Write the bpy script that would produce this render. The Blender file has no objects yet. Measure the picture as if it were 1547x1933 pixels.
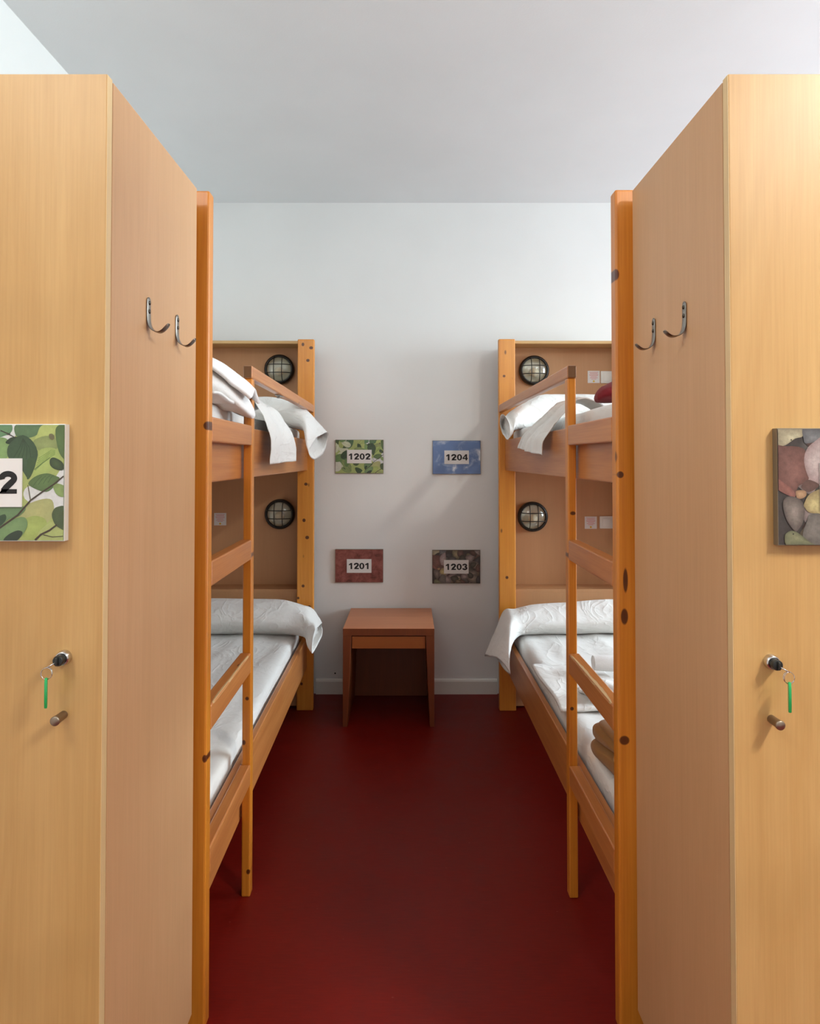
import bpy, bmesh, math, random
from mathutils import Vector, Matrix, noise
random.seed(7)
scene = bpy.context.scene
COL = scene.collection
PI = math.pi

# ------------------------------------------------------------------ helpers
def lin(r, g, b):
    def f(c):
        c /= 255.0
        return c/12.92 if c <= 0.04045 else ((c+0.055)/1.055)**2.4
    return (f(r), f(g), f(b), 1.0)

class NT:
    def __init__(s, name):
        s.m = bpy.data.materials.new(name); s.m.use_nodes = True
        s.t = s.m.node_tree; s.b = s.t.nodes['Principled BSDF']
    def n(s, typ, **kw):
        nd = s.t.nodes.new(typ)
        for k, v in kw.items():
            if k in ('operation', 'blend_type', 'data_type', 'feature', 'noise_dimensions', 'layer_name', 'attribute_name', 'interpolation_type', 'wave_type', 'bands_direction', 'distance', 'wave_profile'):
                setattr(nd, k, v)
            else:
                nd.inputs[k].default_value = v
        return nd
    def l(s, a, b): s.t.links.new(a, b)
    def coords(s, scale=(1, 1, 1), kind='Object', rnd=False):
        tc = s.n('ShaderNodeTexCoord'); mp = s.n('ShaderNodeMapping')
        s.l(tc.outputs[kind], mp.inputs['Vector']); mp.inputs['Scale'].default_value = scale
        if rnd:
            oi = s.n('ShaderNodeObjectInfo'); mu = s.n('ShaderNodeVectorMath', operation='SCALE')
            cb = s.n('ShaderNodeCombineXYZ')
            s.l(oi.outputs['Random'], cb.inputs[0]); s.l(oi.outputs['Random'], cb.inputs[1]); s.l(oi.outputs['Random'], cb.inputs[2])
            s.l(cb.outputs[0], mu.inputs[0]); mu.inputs['Scale'].default_value = 37.0
            ad = s.n('ShaderNodeVectorMath', operation='ADD')
            s.l(mp.outputs[0], ad.inputs[0]); s.l(mu.outputs[0], ad.inputs[1])
            return ad.outputs[0]
        return mp.outputs[0]
    def noise(s, vec, scale, detail=4, rough=0.5, dist=0.0):
        nd = s.n('ShaderNodeTexNoise', Scale=scale, Detail=detail, Roughness=rough, Distortion=dist)
        s.l(vec, nd.inputs['Vector']); return nd.outputs['Fac']
    def ramp(s, fac, stops):
        r = s.n('ShaderNodeValToRGB'); cr = r.color_ramp
        while len(cr.elements) < len(stops): cr.elements.new(0.5)
        for e, (p, c) in zip(cr.elements, stops):
            e.position = p; e.color = c if len(c) == 4 else (*c, 1)
        s.l(fac, r.inputs[0]); return r.outputs[0]
    def mix(s, fac, a, b, mode='MIX'):
        m = s.n('ShaderNodeMix', data_type='RGBA', blend_type=mode)
        for sock, v in ((m.inputs[0], fac), (m.inputs[6], a), (m.inputs[7], b)):
            if hasattr(v, 'is_output'): s.l(v, sock)
            else: sock.default_value = v
        return m.outputs[2]
    def math(s, op, a, b=None):
        m = s.n('ShaderNodeMath', operation=op)
        for i, v in enumerate((a, b)):
            if v is None: continue
            if hasattr(v, 'is_output'): s.l(v, m.inputs[i])
            else: m.inputs[i].default_value = v
        return m.outputs[0]
    def out(s, color=None, rough=None, bump=None, bstr=0.2, bdist=0.002, metal=None, **kw):
        if color is not None:
            if hasattr(color, 'is_output'): s.l(color, s.b.inputs['Base Color'])
            else: s.b.inputs['Base Color'].default_value = color
        if rough is not None:
            if hasattr(rough, 'is_output'): s.l(rough, s.b.inputs['Roughness'])
            else: s.b.inputs['Roughness'].default_value = rough
        if metal is not None: s.b.inputs['Metallic'].default_value = metal
        if bump is not None:
            bp = s.n('ShaderNodeBump', Strength=bstr, Distance=bdist)
            s.l(bump, bp.inputs['Height']); s.l(bp.outputs[0], s.b.inputs['Normal'])
        for k, v in kw.items(): s.b.inputs[k.replace('_', ' ')].default_value = v
        return s.m

def axis_scale(axis, along, across):
    return tuple(along if axis == a else across for a in 'xyz')

def pine(axis, knots=(), name='pine', a=(204, 124, 34), b=(218, 142, 48), c=(188, 106, 24), rough=0.36):
    """varnished knotty pine, grain along the axis; knots = (x, z, radius, stretch) in object space"""
    k = NT(name)
    v = k.coords(axis_scale(axis, 1.1, 22), rnd=True)
    f = k.noise(v, 1.6, 3, 0.5, 0.4)
    col = k.ramp(f, [(0.25, lin(*c)), (0.5, lin(*a)), (0.75, lin(*b))])
    v2 = k.coords(axis_scale(axis, 4, 190), rnd=True)
    f2 = k.noise(v2, 1.2, 2)
    col = k.mix(0.34, col, k.ramp(f2, [(0.3, lin(*c)), (0.7, lin(*b))]))
    # small scattered knots
    v3 = k.coords(axis_scale(axis, 4.2, 9.0), rnd=True)
    vo = k.n('ShaderNodeTexVoronoi', Scale=1.0, Randomness=1.0); k.l(v3, vo.inputs['Vector'])
    kf = k.ramp(vo.outputs['Distance'], [(0.035, (1, 1, 1)), (0.07, (0, 0, 0))])
    col = k.mix(k.math('MULTIPLY', kf, 0.8), col, lin(84, 36, 10))
    for (kx, kz, kr, st) in knots:
        tc = k.n('ShaderNodeTexCoord'); sp = k.n('ShaderNodeSeparateXYZ'); k.l(tc.outputs['Object'], sp.inputs[0])
        dx = k.math('POWER', k.math('DIVIDE', k.math('SUBTRACT', sp.outputs[0], kx), kr), 2.0)
        dz = k.math('POWER', k.math('DIVIDE', k.math('SUBTRACT', sp.outputs[2], kz), kr*st), 2.0)
        d = k.math('ADD', dx, dz)
        col = k.mix(k.math('MULTIPLY', k.ramp(d, [(0.0, (1, 1, 1)), (0.6, (0.95, 0.95, 0.95)), (1.0, (0, 0, 0))]), 0.95), col, lin(70, 24, 5))
    return k.out(col, rough, f2, 0.08, 0.001, Coat_Weight=0.25, Coat_Roughness=0.25)

def veneer(name='beech_veneer', a=(221, 182, 127), b=(209, 168, 112), axis='z', rough=0.42, fleck=0.16, fig_=0.14):
    k = NT(name)
    v = k.coords(axis_scale(axis, 0.7, 7), rnd=True)
    f = k.noise(v, 1.3, 4, 0.55, 1.2)
    col = k.ramp(f, [(0.3, lin(*a)), (0.55, lin(*b)), (0.75, lin(*a))])
    v2 = k.coords(axis_scale(axis, 5, 260), rnd=True)
    f2 = k.noise(v2, 1.0, 3, 0.6)
    dk = tuple(int(x*0.86) for x in b)
    col = k.mix(fleck, col, k.ramp(f2, [(0.35, lin(*dk)), (0.62, lin(*a))]))
    # cathedral figure
    v3 = k.coords(axis_scale(axis, 0.55, 3.2), rnd=True)
    w = k.n('ShaderNodeTexWave', wave_type='RINGS', Scale=1.3, Distortion=5.0, Detail=2.0)
    w.inputs['Detail Scale'].default_value = 0.8
    k.l(v3, w.inputs['Vector'])
    fig = k.ramp(w.outputs['Fac'], [(0.0, (1, 1, 1)), (0.10, (0, 0, 0))])
    col = k.mix(k.math('MULTIPLY', fig, fig_), col, lin(*dk))
    return k.out(col, rough)

def plain(name, rgb, rough=0.5, metal=0.0, **kw):
    k = NT(name); return k.out(lin(*rgb), rough, metal=metal, **kw)

def fabric(name, rgb, wr=0.5, scale=9, rough=0.9, fuzz=0.0, crease=0.5):
    k = NT(name)
    v = k.coords((1, 1, 1), rnd=True)
    f = k.noise(v, scale, 5, 0.55, 0.8)
    g = k.noise(k.coords((1.0, .55, 1.3), rnd=True), scale*.8, 2, 0.5, 1.6)
    cr = k.math('POWER', k.math('SUBTRACT', 1.0, k.math('ABSOLUTE', k.math('SUBTRACT', k.math('MULTIPLY', g, 2.0), 1.0))), 9.0)
    f2 = k.noise(v, 600, 1)
    h = k.math('ADD', k.math('ADD', f, k.math('MULTIPLY', cr, crease*.45)), k.math('MULTIPLY', f2, 0.04+fuzz))
    return k.out(lin(*rgb), rough, h, wr, 0.016, Sheen_Weight=0.15)

# ---- mesh builders
def bm_box(bm, x0, x1, y0, y1, z0, z1, bev=0.0, seg=2):
    vs = [bm.verts.new((x, y, z)) for z in (min(z0, z1), max(z0, z1)) for y in (min(y0, y1), max(y0, y1)) for x in (min(x0, x1), max(x0, x1))]
    f = [(0, 2, 3, 1), (4, 5, 7, 6), (0, 1, 5, 4), (2, 6, 7, 3), (0, 4, 6, 2), (1, 3, 7, 5)]
    fs = [bm.faces.new([vs[i] for i in q]) for q in f]
    if bev > 0:
        es = list({e for ff in fs for e in ff.edges})
        bmesh.ops.bevel(bm, geom=es, offset=bev, segments=seg, profile=0.5, affect='EDGES')

def box(x0, x1, y0, y1, z0, z1, bev=0.0, seg=2):
    bm = bmesh.new(); bm_box(bm, x0, x1, y0, y1, z0, z1, bev, seg); return bm

def bm_tube(bm, pts, r, n=12, closed=False, cap=True, rad=None):
    """tube through pts"""
    pts = [Vector(p) for p in pts]; rings = []
    up0 = None
    for i, p in enumerate(pts):
        if closed: d = pts[(i+1) % len(pts)]-pts[i-1]
        else: d = pts[min(i+1, len(pts)-1)]-pts[max(i-1, 0)]
        d.normalize()
        if up0 is None:
            up0 = Vector((0, 0, 1)) if abs(d.z) < 0.9 else Vector((1, 0, 0))
        u = (up0-d*up0.dot(d)).normalized(); up0 = u; w = d.cross(u)
        rr = rad[i] if rad else r
        rings.append([bm.verts.new(p+u*rr*math.cos(2*PI*k/n)+w*rr*math.sin(2*PI*k/n)) for k in range(n)])
    m = len(rings)
    for i in range(m if closed else m-1):
        A, B = rings[i], rings[(i+1) % m]
        for k in range(n): bm.faces.new((A[k], A[(k+1) % n], B[(k+1) % n], B[k]))
    if cap and not closed:
        bm.faces.new(rings[0][::-1]); bm.faces.new(rings[-1])

def lathe(bm, prof, origin, axis, n=40, cap0=False, cap1=False):
    """prof = [(distance along axis, radius)]"""
    o = Vector(origin); ax = Vector(axis).normalized()
    u = Vector((0, 0, 1)) if abs(ax.z) < 0.9 else Vector((1, 0, 0)); u = (u-ax*u.dot(ax)).normalized(); w = ax.cross(u)
    rings = [[bm.verts.new(o+ax*d+u*r*math.cos(2*PI*k/n)+w*r*math.sin(2*PI*k/n)) for k in range(n)] for d, r in prof]
    for A, B in zip(rings, rings[1:]):
        for k in range(n): bm.faces.new((A[k], A[(k+1) % n], B[(k+1) % n], B[k]))
    if cap0: bm.faces.new(rings[0][::-1])
    if cap1: bm.faces.new(rings[-1])

def catmull_closed(cp, n):
    m = len(cp); out = []
    for i in range(n):
        t = i*m/n; k = int(t); f = t-k
        p0, p1, p2, p3 = (cp[(k+j-1) % m] for j in range(4))
        out.append(0.5*((2*p1)+(-p0+p2)*f+(2*p0-5*p1+4*p2-p3)*f*f+(-p0+3*p1-3*p2+p3)*f**3))
    return out

def catmull_open(cp, n):
    m = len(cp)-1; out = []
    for i in range(n):
        t = i*m/(n-1); k = min(int(t), m-1); f = t-k
        p0 = cp[max(k-1, 0)]; p1 = cp[k]; p2 = cp[k+1]; p3 = cp[min(k+2, m)]
        out.append(0.5*((2*p1)+(-p0+p2)*f+(2*p0-5*p1+4*p2-p3)*f*f+(-p0+3*p1-3*p2+p3)*f**3))
    return out

def loft(sections, nu=48, nv=60, amp=0.004, freq=7, stretch=(1, 1, 1), seed=0, cap0=True, cap1=True, inner=0.0, inner_len=6, sharp=None):
    """closed rings (same number of control points) -> cloth-like skin with wrinkles; inner>0 turns the open mouth back inside"""
    rings = [catmull_closed([Vector(p) for p in s], nu) for s in sections]
    cols = [catmull_open([r[i] for r in rings], nv) for i in range(nu)]
    bm = bmesh.new(); R = []
    for j in range(nv):
        pts = [cols[i][j] for i in range(nu)]
        c = sum(pts, Vector())/nu; row = []
        for p in pts:
            d = (p-c); 
            q = Vector((p.x*stretch[0], p.y*stretch[1], p.z*stretch[2]))*freq+Vector((seed, seed*1.7, 0))
            h = noise.fractal(q, 0.8, 2.1, 4)*amp
            q2 = q*0.45
            h += noise.noise(q2)*amp*1.5
            row.append(p+d.normalized()*h if d.length > 1e-6 else p)
        R.append(row)
    V = [[bm.verts.new(p) for p in row] for row in R]
    if inner > 0:
        for s in range(1, inner_len):
            row = R[-1-s*2]; c = sum(row, Vector())/nu
            V.append([bm.verts.new(p+(c-p).normalized()*min(inner, (c-p).length*0.8)) for p in row])
    for A, B in zip(V, V[1:]):
        for k in range(nu): bm.faces.new((A[k], A[(k+1) % nu], B[(k+1) % nu], B[k]))
    if cap0: bm.faces.new(V[0][::-1])
    if cap1 or inner > 0: bm.faces.new(V[-1])
    return bm

def sheet(fn, nu, nv, thick=0.002, amp=0.003, freq=9, seed=0):
    """open cloth sheet: fn(u,v)->Vector, given a real thickness"""
    bm = bmesh.new(); P = []
    for j in range(nv+1):
        P.append([Vector(fn(i/nu, j/nv)) for i in range(nu+1)])
    N = [[None]*(nu+1) for _ in range(nv+1)]
    for j in range(nv+1):
        for i in range(nu+1):
            du = P[j][min(i+1, nu)]-P[j][max(i-1, 0)]; dv = P[min(j+1, nv)][i]-P[max(j-1, 0)][i]
            n_ = du.cross(dv); N[j][i] = n_.normalized() if n_.length > 1e-12 else Vector((0, 0, 1))
    T = []; B = []
    for j in range(nv+1):
        a = []; b = []
        for i in range(nu+1):
            p = P[j][i]; h = noise.fractal(p*freq+Vector((seed, 0, seed)), 0.8, 2.0, 4)*amp
            a.append(bm.verts.new(p+N[j][i]*(h+thick/2))); b.append(bm.verts.new(p+N[j][i]*(h-thick/2)))
        T.append(a); B.append(b)
    for j in range(nv):
        for i in range(nu):
            bm.faces.new((T[j][i], T[j][i+1], T[j+1][i+1], T[j+1][i]))
            bm.faces.new((B[j][i], B[j+1][i], B[j+1][i+1], B[j][i+1]))
    for j in range(nv):
        bm.faces.new((T[j][0], T[j+1][0], B[j+1][0], B[j][0])); bm.faces.new((T[j][nu], B[j][nu], B[j+1][nu], T[j+1][nu]))
    for i in range(nu):
        bm.faces.new((T[0][i], B[0][i], B[0][i+1], T[0][i+1])); bm.faces.new((T[nv][i], T[nv][i+1], B[nv][i+1], B[nv][i]))
    return bm

def link(name, bm, mat, parent=None, smooth=False, recenter=False, mw=None, angle=None, subsurf=0):
    bmesh.ops.recalc_face_normals(bm, faces=bm.faces[:])
    if mw is not None: bm.transform(mw)
    off = Vector((0, 0, 0))
    if recenter:
        xs = [v.co.x for v in bm.verts]; ys = [v.co.y for v in bm.verts]; zs = [v.co.z for v in bm.verts]
        off = Vector(((min(xs)+max(xs))/2, (min(ys)+max(ys))/2, min(zs)))
        for v in bm.verts: v.co -= off
    me = bpy.data.meshes.new(name); bm.to_mesh(me); bm.free()
    o = bpy.data.objects.new(name, me); COL.objects.link(o); o.location = off
    for m in (mat if isinstance(mat, (list, tuple)) else [mat]): me.materials.append(m)
    if smooth: me.polygons.foreach_set('use_smooth', [True]*len(me.polygons))
    if angle:
        me.polygons.foreach_set('use_smooth', [True]*len(me.polygons))
        me.set_sharp_from_angle(angle=math.radians(angle))
    if subsurf:
        md = o.modifiers.new('Subdivision', 'SUBSURF'); md.levels = subsurf; md.render_levels = subsurf
    if parent is not None: o.parent = parent
    return o

def tag(o, label=None, cat=None, group=None, kind=None):
    if label: o['label'] = label
    if cat: o['category'] = cat
    if group: o['group'] = group
    if kind: o['kind'] = kind
    return o

def thing(name, label, cat, loc=(0, 0, 0), rot=0.0, group=None):
    o = bpy.data.objects.new(name, None); COL.objects.link(o)
    o.location = loc; o.rotation_euler = (0, 0, rot); o.empty_display_size = 0.1
    return tag(o, label, cat, group)

# ------------------------------------------------------------------ materials
def wall_mat(name, rgb, spots=()):
    k = NT(name)
    v = k.coords()
    f = k.noise(v, 2.2, 4); f2 = k.noise(v, 160, 3)
    col = k.mix(k.ramp(f, [(0.35, (0, 0, 0)), (0.7, (1, 1, 1))]), lin(*[int(x*0.985) for x in rgb]), lin(*rgb))
    for (sx, sz, sr) in spots:
        tc = k.n('ShaderNodeTexCoord'); sp = k.n('ShaderNodeSeparateXYZ'); k.l(tc.outputs['Object'], sp.inputs[0])
        d = k.math('ADD', k.math('POWER', k.math('DIVIDE', k.math('SUBTRACT', sp.outputs[0], sx), sr), 2.0),
                   k.math('POWER', k.math('DIVIDE', k.math('SUBTRACT', sp.outputs[2], sz), sr), 2.0))
        col = k.mix(k.ramp(d, [(0.0, (1, 1, 1)), (0.6, (1, 1, 1)), (1.0, (0, 0, 0))]), col, lin(25, 20, 18))
    return k.out(col, 0.72, f2, 0.12, 0.002)
M_wall = wall_mat('painted_wall', (232, 231, 228), spots=((-0.447, 0.120, 0.0055),))
M_wall2 = wall_mat('painted_side_wall', (228, 226, 221))
M_ceil = wall_mat('painted_ceiling', (228, 229, 229))
M_skirt = plain('white_skirting', (226, 221, 212), 0.45)

def floor_mat():
    k = NT('red_linoleum')
    v = k.coords()
    f = k.noise(v, 7, 6, 0.65); f2 = k.noise(k.coords((6, 90, 1)), 3, 3, 0.6)
    col = k.mix(k.ramp(f, [(0.3, (0, 0, 0)), (0.7, (1, 1, 1))]), lin(101, 11, 4), lin(114, 15, 5))
    col = k.mix(k.ramp(f2, [(0.35, (0, 0, 0)), (0.75, (0.55, 0.55, 0.55))]), col, lin(130, 23, 12))
    vo = k.n('ShaderNodeTexVoronoi', Scale=1.0); k.l(k.coords((9, 22, 1)), vo.inputs['Vector'])
    sc = k.ramp(vo.outputs['Distance'], [(0.012, (1, 1, 1)), (0.035, (0, 0, 0))])
    col = k.mix(k.math('MULTIPLY', sc, 0.4), col, lin(176, 122, 110))
    r = k.ramp(f, [(0.3, (0.42, 0.42, 0.42)), (0.7, (0.52, 0.52, 0.52))])
    return k.out(col, r, k.noise(v, 250, 2), 0.06, 0.001, Specular_IOR_Level=.28)
M_floor = floor_mat()
M_pz = pine('z'); M_py = pine('y', name='pine_rail', a=(188, 118, 60), b=(203, 134, 74), c=(170, 98, 46))
M_px = pine('x', name='pine_cross', a=(188, 118, 60), b=(203, 134, 74), c=(170, 98, 46))
M_chip = plain('bare_splintered_wood', (196, 160, 112), 0.8)
M_end = plain('pine_end_grain', (104, 68, 34), 0.7)
M_hb = veneer('headboard_board', (194, 144, 100), (190, 140, 96), 'z', 0.55, 0.1, .03)
M_band = veneer('door_edge_band', (222, 192, 142), (214, 182, 132))
M_edge = plain('board_edge_banding', (205, 165, 110), 0.5)
M_lock = veneer(a=(201, 160, 102), b=(190, 147, 89)); M_lockside = veneer('beech_veneer_side', (202, 157, 114), (197, 152, 108), fig_=.03)
M_dark = plain('dark_plinth', (38, 30, 14), 0.7)
M_table = veneer('cherry_table_top', (204, 132, 90), (194, 122, 80), 'x', 0.38, 0.25)
M_tablef = veneer('cherry_table_frame', (122, 58, 20), (110, 50, 16), 'z', 0.4, 0.25)
M_drawer = veneer('cherry_drawer_front', (158, 84, 30), (148, 76, 26), 'x', 0.4, 0.25)
M_linen = fabric('white_linen', (232, 229, 224), 0.55, 8)
M_sheet = fabric('white_sheet', (224, 221, 216), 0.45, 6)
M_towel = fabric('white_terry', (236, 233, 230), 0.4, 14, 0.95, 0.25, 0.1)
M_red = fabric('dark_red_fleece', (122, 12, 26), 0.4, 22, 1.0, 0.6, 0)
M_brown = fabric('mustard_brown_blanket', (142, 98, 46), 0.25, 14, 1.0, 0.4, 0)
M_steel = plain('brushed_steel', (150, 144, 136), 0.34, 1.0)
M_screw = plain('dark_screw', (84, 78, 70), 0.4, 1.0)
M_chrome = plain('chrome', (205, 203, 200), 0.15, 1.0)
M_nickel = plain('satin_nickel', (150, 136, 120), 0.42, 1.0)
M_black = plain('black_enamel', (16, 13, 10), 0.42)
M_blackp = plain('black_key_plastic', (34, 38, 37), 0.35)
M_green = plain('green_plastic_tag', (38, 178, 98), 0.3, Transmission_Weight=0.25)
M_paper = plain('white_paper', (224, 220, 216), 0.7)
M_ink = plain('black_print', (20, 18, 18), 0.6)
M_pink = plain('red_print', (214, 120, 120), 0.7)
M_yellow = plain('yellow_print', (222, 178, 60), 0.7)
M_white = plain('white_plastic', (226, 222, 214), 0.4)
M_alu = plain('aluminium_edge', (226, 228, 226), 0.4, 0.3)
M_signedge = plain('grey_sign_edge', (112, 98, 78), 0.5)
def glass():
    k = NT('lamp_glass'); k.out(lin(230, 230, 220), 0.08)
    tr = k.n('ShaderNodeBsdfTransparent'); tr.inputs[0].default_value = (.93, .93, .9, 1)
    gl = k.n('ShaderNodeBsdfGlossy', Roughness=0.09)
    lw = k.n('ShaderNodeLayerWeight', Blend=0.35); mx = k.n('ShaderNodeMixShader')
    nz = k.noise(k.coords(), 60, 2); bp = k.n('ShaderNodeBump', Strength=0.25, Distance=0.004)
    k.l(nz, bp.inputs['Height']); k.l(bp.outputs[0], gl.inputs['Normal'])
    k.l(k.math('ADD', k.math('MULTIPLY', lw.outputs['Facing'], .55), .06), mx.inputs[0]); k.l(tr.outputs[0], mx.inputs[1]); k.l(gl.outputs[0], mx.inputs[2])
    k.l(mx.outputs[0], k.t.nodes['Material Output'].inputs['Surface']); return k.m
M_glass = glass()
M_refl = plain('lamp_reflector', (214, 212, 198), 0.35, 0.35)
M_bulb = plain('bulb_glass', (228, 216, 190), 0.25)

# ------------------------------------------------------------------ the room
WX0, WX1, WY0, WY1, ZC = -1.375, 5.0, -3.0, 3.981, 2.95
T = 0.12
tag(link('floor', box(WX0-T, WX1+T, WY0-T, WY1+T, -0.12, 0), M_floor), kind='structure')
tag(link('ceiling', box(WX0-T, WX1+T, WY0-T, WY1+T, ZC, ZC+0.12), M_ceil), kind='structure')
tag(link('wall_back', box(WX0-T, WX1+T, WY1, WY1+T, 0, ZC), M_wall), kind='structure')
tag(link('wall_left', box(WX0-T, WX0, WY0-T, WY1, 0, ZC), M_wall2), kind='structure')
tag(link('wall_right', box(WX1, WX1+T, WY0-T, WY1, 0, ZC), M_wall2), kind='structure')
tag(link('wall_front', box(WX0, WX1, WY0-T, WY0, 0, ZC), M_wall2), kind='structure')
bm = bmesh.new()
def skirt(bm, x0, x1, y):
    # moulded skirting along X, projecting towards -Y
    prof = [(y, 0.0), (y-0.014, 0.0), (y-0.014, 0.074), (y-0.011, 0.083), (y-0.006, 0.088), (y, 0.088)]
    A = [bm.verts.new((x0, p[0], p[1])) for p in prof]; B = [bm.verts.new((x1, p[0], p[1])) for p in prof]
    for i in range(len(prof)):
        j = (i+1) % len(prof); bm.faces.new((A[i], A[j], B[j], B[i]))
    bm.faces.new(A[::-1]); bm.faces.new(B)
skirt(bm, -0.56, 0.52, WY1)
tag(link('baseboard_back', bm, M_skirt), kind='structure')

# ------------------------------------------------------------------ bunk beds
L_UP, L_LO = 1.336, 0.237        # underside of the side rails
RH = 0.171
def bed(s, label, loc, rot, knots):
    """s=-1: bed on the left of the aisle, s=+1 on the right; a = distance from the aisle face into the bed"""
    root = thing('bunk_bed', label, 'bunk bed', loc, rot, 'pine bunk beds either side of the aisle')
    def B(name, a0, a1, y0, y1, z0, z1, mat, bev=0.003, parent=root, lab=None):
        o = link(name, box(s*a0, s*a1, y0, y1, z0, z1, bev), mat, parent)
        if lab: o['label'] = lab
        return o
    kn = {}
    for (which, a, z, r, st) in knots: kn.setdefault(which, []).append((s*a, z, r*(1.35 if which == 'far' else 1.1), st))
    Lb = 2.064
    B('post', 0, .093, 0, .04, 0, 2.074, pine('z', kn.get('near', ()), 'pine_post_foot'), .005)
    B('post', 0, .093, Lb, Lb+.038, 0, 2.074, pine('z', kn.get('far', ()), 'pine_post_head', a=(214, 138, 48), b=(226, 152, 60), c=(200, 120, 36)), .005)
    B('post', .722, .815, 0, .04, 0, 2.074, M_pz, .005)
    B('post', .722, .815, Lb, Lb+.038, 0, 2.074, M_pz, .005)
    for z in (L_LO, L_UP):
        B('side_rail', .035, .060, .04, Lb, z, z+RH, M_py, .004)
        B('side_rail', .755, .780, .04, Lb, z, z+RH, M_py, .004)
        B('end_rail', .060, .755, .006, .034, z, z+RH, M_px)
        B('slat_base', .060, .755, .04, Lb-.002, z+.07, z+.09, M_px, .002)
    # ladder in the near third of the aisle side
    B('ladder_post', 0, .028, .495, .531, 0, 1.661, pine('z', kn.get('lad', ()), 'pine_ladder'), .004)
    for zt in (.420, .777, 1.140):
        rg = B('ladder_rung', 0, .034, .040, .495, zt-.064, zt, M_py, .004)
        if zt == .777:
            for (ya, yb2, wa, wt) in (((.06, .30, .004, .010), (.20, .47, .003, .007)) if s > 0 else ((.06, .25, .003, .004), (.22, .46, .002, .003))):
                bm = bmesh.new(); n = 24; A_ = []; B_ = []; C_ = []
                for i in range(n+1):
                    t = i/n; y = ya+(yb2-ya)*t; e = math.sin(PI*t)**.6
                    q = .6+.6*abs(noise.noise(Vector((y*40, zt+s, wa*900))))
                    A_.append(bm.verts.new((-s*.0003, y, zt-.0035-wa*e*q))); B_.append(bm.verts.new((s*.002, y, zt+.0003))); C_.append(bm.verts.new((s*(.004+wt*e*q), y, zt+.0004)))
                for i in range(n):
                    bm.faces.new((A_[i], A_[i+1], B_[i+1], B_[i])); bm.faces.new((B_[i], B_[i+1], C_[i+1], C_[i]))
                cp = link('chipped_edge', bm, M_chip, rg); cp['label'] = 'pale splintered edge of the rung'
    B('top_board', 0, .030, .040, .495, 1.444, 1.508, M_py, .004)
    g = B('guard_rail', 0, .029, .491, Lb, 1.661, 1.703, M_py, .005)
    e = link('end_grain', box(s*.002, s*.027, .4885, .4925, 1.663, 1.701, .0015), M_end, g)
    e['label'] = 'dark brown end grain of the guard rail'
    # steel bracket under the guard rail
    if s > 0: bmk = False
    else: bmk = True
    bm = bmesh.new()
    bm_box(bm, s*.006, s*.026, 1.02, 1.10, 1.657, 1.6605, .0008)
    bm_box(bm, s*.010, s*.022, 1.045, 1.062, 1.648, 1.657, .001)
    lathe(bm, [(0, .003), (.003, .003)], (s*.016, 1.03, 1.654), (0, 0, 1), 10, True, True)
    if bmk:
        b = link('bracket', bm, M_steel, g, angle=40); b['label'] = 'steel bracket under the guard rail'
    # headboard box
    B('headboard_panel', .030, .785, 2.252, 2.268, .02, 2.055, M_hb, .001)
    B('headboard_shelf', .030, .785, 2.104, 2.268, 2.055, 2.0715, M_edge, .001, lab='pale top board of the headboard box')
    B('headboard_side', .030, .046, 2.104, 2.252, .02, 2.055, M_hb, .001)
    B('headboard_side', .769, .785, 2.104, 2.252, .02, 2.055, M_hb, .001)
    B('headboard_ledge', .046, .769, 2.1045, 2.252, .648, .665, M_hb, .001)
    B('headboard_base', .050, .766, 2.1045, 2.121, .012, .648, M_hb, .001)
    return root

kL = [('far', .063, 2.044, .0065, 1.3), ('far', .017, 2.025, .009, .8), ('far', .035, 1.954, .008, .9), ('far', .044, 1.259, .008, .9), ('far', .054, 1.057, .0075, 1.1), ('far', .036, .961, .009, .9),
      ('far', .058, .691, .007, 1), ('far', .085, .624, .006, 1), ('far', .023, .575, .007, .9), ('far', .065, .148, .006, 1.1), ('near', .001, 1.483, .011, 1), ('near', .04, .35, .008, 1.2), ('near', .004, .66, .006, 1.6),
      ('lad', .004, 1.09, .005, 2.2), ('lad', .012, .63, .006, 1), ('lad', .022, .49, .006, 1.4), ('lad', .006, .08, .006, 1.4)]
kR = [('far', .030, 1.865, .0065, .9), ('far', .043, .739, .007, 1), ('near', .009, 1.361, .0085, 1), ('near', .017, 1.011, .009, 2.2), ('near', .015, .708, .0125, .9), ('near', .0, 1.86, .009, 1.6), ('near', .02, 1.10, .006, 5),
      ('lad', .016, 1.225, .009, .7), ('lad', .004, 1.09, .005, 2.2), ('lad', .01, .60, .006, 1)]
LOCL, ROTL = (-.5026, 1.6487, 0), math.radians(1.0)
LOCR, ROTR = (.5121, 1.6421, 0), math.radians(0.41)
bed(-1, 'left pine bunk bed with a heap of white bedding on its upper bunk', LOCL, ROTL, kL)
bed(1, 'right pine bunk bed with a dark red fleece on its upper bunk', LOCR, ROTR, kR)
MWL = Matrix.Translation(LOCL) @ Matrix.Rotation(ROTL, 4, 'Z') @ Matrix.Diagonal((-1, 1, 1, 1))
MWR = Matrix.Translation(LOCR) @ Matrix.Rotation(ROTR, 4, 'Z')
def soft(name, bm, mat, side, label, cat, group=None, smooth=True, subsurf=0, parent=None):
    """side 'L'/'R': mesh given in bed coordinates (a, y, z)"""
    o = link(name, bm, mat, parent, smooth=smooth, recenter=True, mw=(MWL if side == 'L' else MWR), subsurf=subsurf)
    return tag(o, label, cat, group)

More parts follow.
